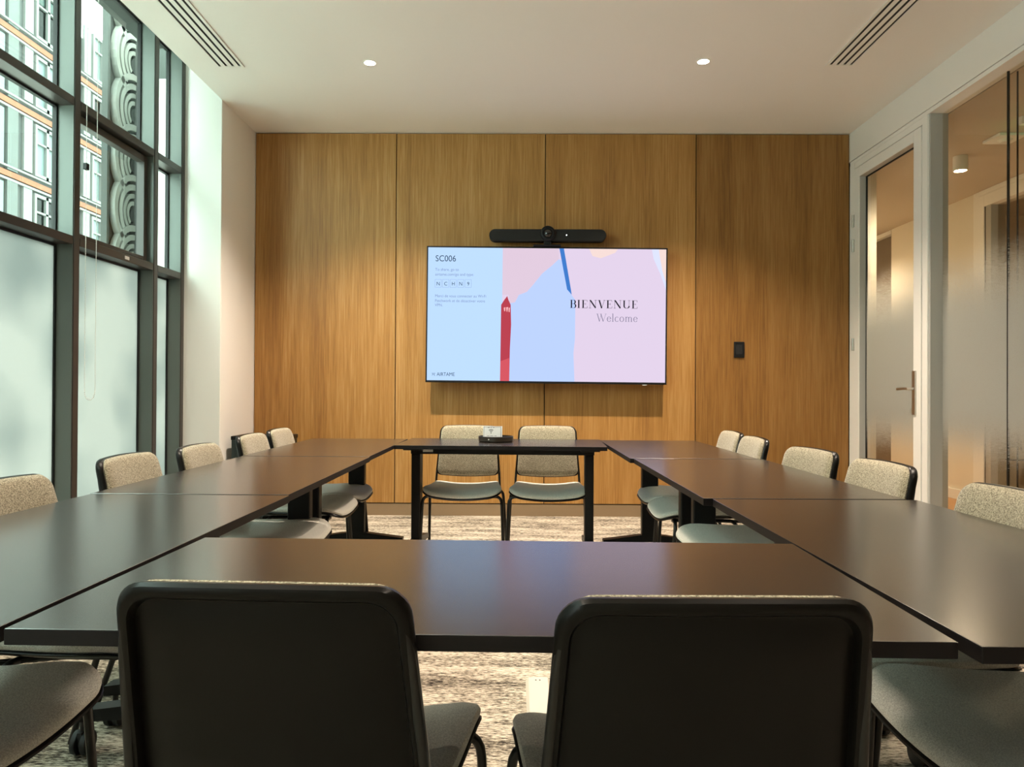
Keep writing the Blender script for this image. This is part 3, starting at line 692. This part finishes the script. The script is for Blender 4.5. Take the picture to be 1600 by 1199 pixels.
tdark = scol('text_dark', '#2d4350'); tgrey = scol('text_grey', '#7d8fb2'); tblk = scol('text_black', '#15141c'); twel = scol('text_welcome', '#77738c')
text('screen_text', 'SC006', 150, 300, .070, tdark, tv, sx=.90)
text('screen_text', 'To share, go to', 150, 357, .032, tgrey, tv, sx=.95)
text('screen_text', 'airtame.com/go and type:', 150, 386, .032, tgrey, tv, sx=.95)
text('screen_text', 'Merci de vous connecter au Wi-Fi', 150, 516, .032, tgrey, tv, sx=.93)
text('screen_text', 'Patchwork et de désactiver votre', 150, 545, .032, tgrey, tv, sx=.93)
text('screen_text', 'VPN.', 150, 571, .032, tgrey, tv, sx=.95)
text('screen_text', 'AIRTAME', 166, 990, .041, tdark, tv, sx=.87)
for k, chr_ in enumerate('NCHN9'):
    text('screen_text', chr_, 169+45*k, 446, .043, tdark, tv, align='CENTER', sx=.9)
bm = bmesh.new(); lw = .0016
def seg(bm, a, b, w, y=.0010):
    a = Vector((a[0],0,a[1])); b = Vector((b[0],0,b[1])); d = (b-a).normalized(); n = Vector((-d.z,0,d.x))*w/2
    vs_ = [bm.verts.new(q+Vector((0,y,0))) for q in (a-n, b-n, b+n, a+n)]; f = bm.faces.new(vs_); f.normal_update()
    if f.normal.y > 0: f.normal_flip()
for k in range(5):
    a, b, c, d = P(150+45*k, 410), P(187+45*k, 410), P(187+45*k, 457), P(150+45*k, 457)
    for p, q in ((a,b),(b,c),(c,d),(d,a)): seg(bm, p, q, lw)
obj('code_boxes', bm, tgrey, tv)
bm = bmesh.new()
for p, q in (((135,974),(146,974)),((146,974),(138,988)),((148,974),(158,974)),((140,981),(152,981)),((150,988),(158,988)),((154,974),(150,988))): seg(bm, P(*p), P(*q), .0022)
obj('logo_mark', bm, tdark, tv)
# didone lettering built from strokes: uprights thick, the rest hairline
def glyph(bm, ch, x, z, h, thick, thin):
    """returns advance; cell heights 0..1 times h"""
    XS = 1.22
    def s(pts, w=None, wfun=True):
        pts = [(a_*XS, b_) for a_, b_ in pts]
        for (ax, az), (bx_, bz_) in zip(pts, pts[1:]):
            L_ = math.hypot(bx_-ax, bz_-az) or 1; ww = w if w is not None else thin+(thick-thin)*(abs(bz_-az)/L_)**1.6
            ex = .1*ww/h; dx, dz = (bx_-ax)/L_*ex, (bz_-az)/L_*ex
            seg(bm, (x+(ax-dx)*h, z+(az-dz)*h), (x+(bx_+dx)*h, z+(bz_+dz)*h), ww, .0008)
    def arc(cx, cz, rx, rz, a0, a1, n=14): return [(cx+rx*math.cos(math.radians(a0+(a1-a0)*k/n)), cz+rz*math.sin(math.radians(a0+(a1-a0)*k/n))) for k in range(n+1)]
    def serif(cx, cz, w=.22): s([(cx-w/2, cz), (cx+w/2, cz)], thin)
    if ch == 'B': serif(.12,0); serif(.12,1); s([(.16,0),(.16,1)], thick); s([(.16,1),(.38,1)]+arc(.38,.76,.17,.24,90,-90)+[(.16,.52)]); s([(.16,.52),(.40,.52)]+arc(.40,.26,.20,.26,90,-90)+[(.16,0)]); return .70
    if ch == 'I': serif(.14,0,.28); serif(.14,1,.28); s([(.14,0),(.14,1)], thick); return .36
    if ch == 'E': serif(.12,0); s([(.16,0),(.16,1)], thick); s([(.02,1),(.56,1),(.58,.80)], thin); s([(.02,0),(.58,0),(.60,.22)], thin); s([(.16,.52),(.42,.52)], thin); s([(.42,.42),(.42,.62)], thin); return .70
    if ch == 'N': serif(.10,0,.24); serif(.68,1,.24); s([(.02,1),(.12,1)], thin); s([(.10,0),(.10,1)], thin); s([(.68,0),(.68,1)], thin); s([(.12,1),(.68,.02)], thick); return .86
    if ch == 'V': serif(.10,1,.26); serif(.66,1,.22); s([(.12,1),(.38,0)], thick); s([(.38,0),(.66,1)], thin); return .78
    if ch == 'U': serif(.14,1,.28); serif(.66,1,.24); s([(.14,1),(.14,.28)], thick); s(arc(.40,.28,.26,.28,180,360)); s([(.66,.28),(.66,1)], thin); return .84
    if ch == 'W': serif(.08,1,.22); serif(.46,1,.2); serif(1.0,1,.2); s([(.08,1),(.32,0)], thick); s([(.32,0),(.50,1)], thin); s([(.46,1),(.72,0)], thick); s([(.72,0),(1.0,1)], thin); return 1.06
    if ch == 'e': s([(.06,.34),(.42,.34)], thin); s(arc(.24,.31,.19,.32,8,330,20)); return .50
    if ch == 'l': s([(.10,0),(.10,1.05)], thick); serif(.10,0,.2); s([(.02,1.05),(.10,1.05)], thin); return .24
    if ch == 'c': s(arc(.24,.31,.19,.32,45,320,18)); return .47
    if ch == 'o': s(arc(.25,.31,.20,.32,0,360,24)); return .55
    if ch == 'm':
        s([(.10,0),(.10,.62)], thick); serif(.10,0,.18); s([(.02,.62),(.10,.62)], thin)
        for q in (0, .30): s(arc(.25+q,.42,.145,.2,170,0,10)); s([(.395+q,.42),(.395+q,0)], thick); serif(.395+q,0,.18)
        return .84
    return .4
def word(s, x0px, x1px, basepx, hpx, thick, thin, m):
    bm = bmesh.new(); x0, z0 = P(x0px, basepx); x1, _ = P(x1px, basepx); h = hpx*(sz1-sz0)/800
    tmp = bmesh.new(); adv = 1.22*sum(glyph(tmp, c, 0, 0, 1, .1, .02) for c in s); tmp.free()
    gap = ((x1-x0)/h - adv)/max(1, len(s)-1); x = x0
    for c in s: x += (1.22*glyph(bm, c, x, z0, h, thick, thin)+gap)*h
    return obj('screen_text', bm, m, tv)
word('BIENVENUE', 958, 1366, 577, 47, .0105, .0024, tblk)
word('Welcome', 1118, 1364, 658, 45, .0055, .0020, twel)

# video bar on top of the television
vb = empty('video_bar', (.234, 5.93, 2.196)); tag(vb, 'long black video conferencing bar with round camera standing on the television', 'camera')
def pill(bm, hw_, hh_, y0, y1, cz, n=12):
    pts = [(hw_-hh_+hh_*math.cos(-PI/2+PI*k/n), cz+hh_*math.sin(-PI/2+PI*k/n)) for k in range(n+1)] + [(-hw_+hh_+hh_*math.cos(PI/2+PI*k/n), cz+hh_*math.sin(PI/2+PI*k/n)) for k in range(n+1)]
    fs = extr(bm, pts, 'y', y0, y1); return bm
b = pill(bmesh.new(), .469, .0475, -.055, .045, .085); bmesh.ops.bevel(b, geom=[e for e in b.edges if abs(e.verts[0].co.y-e.verts[1].co.y) < 1e-5], offset=.012, segments=3, affect='EDGES', profile=.5)
obj('speaker_body', b, mat('black_speaker_cloth', (.010,.0095,.0095,1), .85, bump=.4, bscale=900), vb, True)
b = bmesh.new(); Mc = Matrix.Translation((0,-.045,.094)) @ Matrix.Rotation(PI/2, 4, 'X')
lathe(b, [(0,-.06),(.058,-.06),(.060,.0),(.060,.028),(.054,.036),(.046,.038),(.044,.030),(0,.030)], 40, Mc); obj('camera_ring', b, M['plastic'], vb, True)
b = bmesh.new(); lathe(b, [(0,.048),(.018,.046),(.030,.036),(.034,.031),(0,.031)], 32, Mc); obj('lens', b, mat('lens_glass', (.003,.003,.006,1), .05, spec=.8), vb, True)
b = bmesh.new(); bx(b, -.030, .030, -.04, .04, .010, .045, bev=.004); bx(b, -.115, .105, -.045, .03, -.003, .010, bev=.003); obj('stand', b, M['plastic'], vb)
b = bmesh.new(); lathe(b, [(0,.0),(.0035,.0),(.0035,.002),(0,.002)], 12, Matrix.Translation((.150,-.0555,.083)) @ Matrix.Rotation(PI/2, 4, 'X')); obj('status_light', b, emis('status_white', (.9,1,.95,1), 2.5), vb)

# wall panel on the oak
th = empty('wall_touch_panel', (1.8155, YB, 1.378)); tag(th, 'small black control panel mounted on the wood wall right of the television', 'panel')
b = bmesh.new(); bx(b, -.043, .043, -.016, .0, -.066, .066, bev=.006); obj('housing', b, M['plastic'], th)
b = bmesh.new(); bx(b, -.027, .025, -.0175, -.0162, -.036, .044); obj('display', b, mat('dark_display_glass', (.018,.018,.02,1), .12, spec=.7), th)

# ================================================================== SMALL THINGS
tz = TZ
tr = empty('round_tray', (-.130, 4.44, tz)); tag(tr, 'round dark bronze tray on the table below the television', 'tray')
b = bmesh.new(); lathe(b, [(0,.001),(.098,.001),(.105,.006),(.106,.033),(.1015,.034),(.100,.008),(0,.007)], 48); obj('dish', b, M['tray'], tr, True)
b = bmesh.new(); lathe(b, [(0,0),(.0035,0),(.0035,.002),(0,.003)], 10, Matrix.Rotation(math.radians(-22),4,'Z') @ Matrix.Translation((-.0,-.1055,.018)) @ Matrix.Rotation(PI/2,4,'X')); obj('rivet', b, M['label'], tr)
cd = empty('wifi_card', (-.150, 4.445, tz+.0072)); tag(cd, 'small white card with a wireless symbol standing in the round tray', 'sign')
tilt = Matrix.Rotation(math.radians(8), 4, 'X')
b = bmesh.new(); bx(b, -.058, .058, -.0015, .0015, .002, .085, bev=.0005); bmesh.ops.transform(b, matrix=tilt.inverted(), verts=b.verts); obj('card', b, M['cardw'], cd)
b = bmesh.new(); bx(b, -.058, .058, -.002, .045, 0, .002); obj('card_foot', b, M['cardw'], cd)
b = bmesh.new()
def cseg(p, q, w): 
    p = Vector((p[0],0,p[1])); q = Vector((q[0],0,q[1])); d = (q-p).normalized(); n = Vector((-d.z,0,d.x))*w/2
    f = b.faces.new([b.verts.new(v+Vector((0,-.0021,0))) for v in (p-n, q-n, q+n, p+n)]); f.normal_update()
    if f.normal.y > 0: f.normal_flip()
for r in (.007, .014, .021):
    pts = [(-.010+r*math.cos(math.radians(50+80*k/6)), .044+r*math.sin(math.radians(50+80*k/6))) for k in range(7)]
    for p, q in zip(pts, pts[1:]): cseg(p, q, .0032)
cseg((-.0125,.043),(-.0075,.043),.005)
for (x0,x1,z) in ((-.030,-.018,.077),(-.012,-.006,.076),(.002,.010,.077),(-.035,-.02,.026),(-.015,.004,.026),(.010,.024,.026)): cseg((x0,z),(x1,z),.0022)
for p, q in (((-.053,.012),(-.053,.081)),((.049,.012),(.049,.081)),((-.053,.081),(.049,.081))): cseg(p, q, .0016)
bmesh.ops.transform(b, matrix=tilt.inverted(), verts=b.verts); obj('printing', b, M['printm'], cd)

fd = empty('floor_cable_cover', (.078, 2.30, 0)); tag(fd, 'narrow beige cable cover lying on the carpet under the table ring', 'cover')
b = bmesh.new(); extr(b, [(-.044,0),(.044,0),(.034,.012),(-.034,.012)], 'y', -.55, .355); obj('lid', b, M['cover'], fd)
b = bmesh.new()
for x in (-.008, .006): bx(b, x-.0025, x+.0025, .325, .332, .0121, .0128)
obj('screw', b, M['black'], fd)

bn = empty('waste_bin', (-1.93, 5.62, 0)); tag(bn, 'black upright bin standing in the back corner behind the window side chairs', 'bin')
b = bmesh.new(); extr(b, [(-.20,-.15),(.20,-.15),(.20,.15),(-.20,.15)], 'z', 0, .655); obj('body', b, mat('dark_green_black_metal', (.012,.020,.018,1), .35), bn)
b = bmesh.new(); bx(b, -.205, .205, -.155, .155, .656, .685, bev=.004); obj('lid', b, M['black'], bn)
b = bmesh.new(); bx(b, -.165, .19, -.158, -.1505, .03, .635, bev=.003); obj('front_panel', b, mat('dark_green_black_metal', (.02,.03,.028,1), .35), bn)
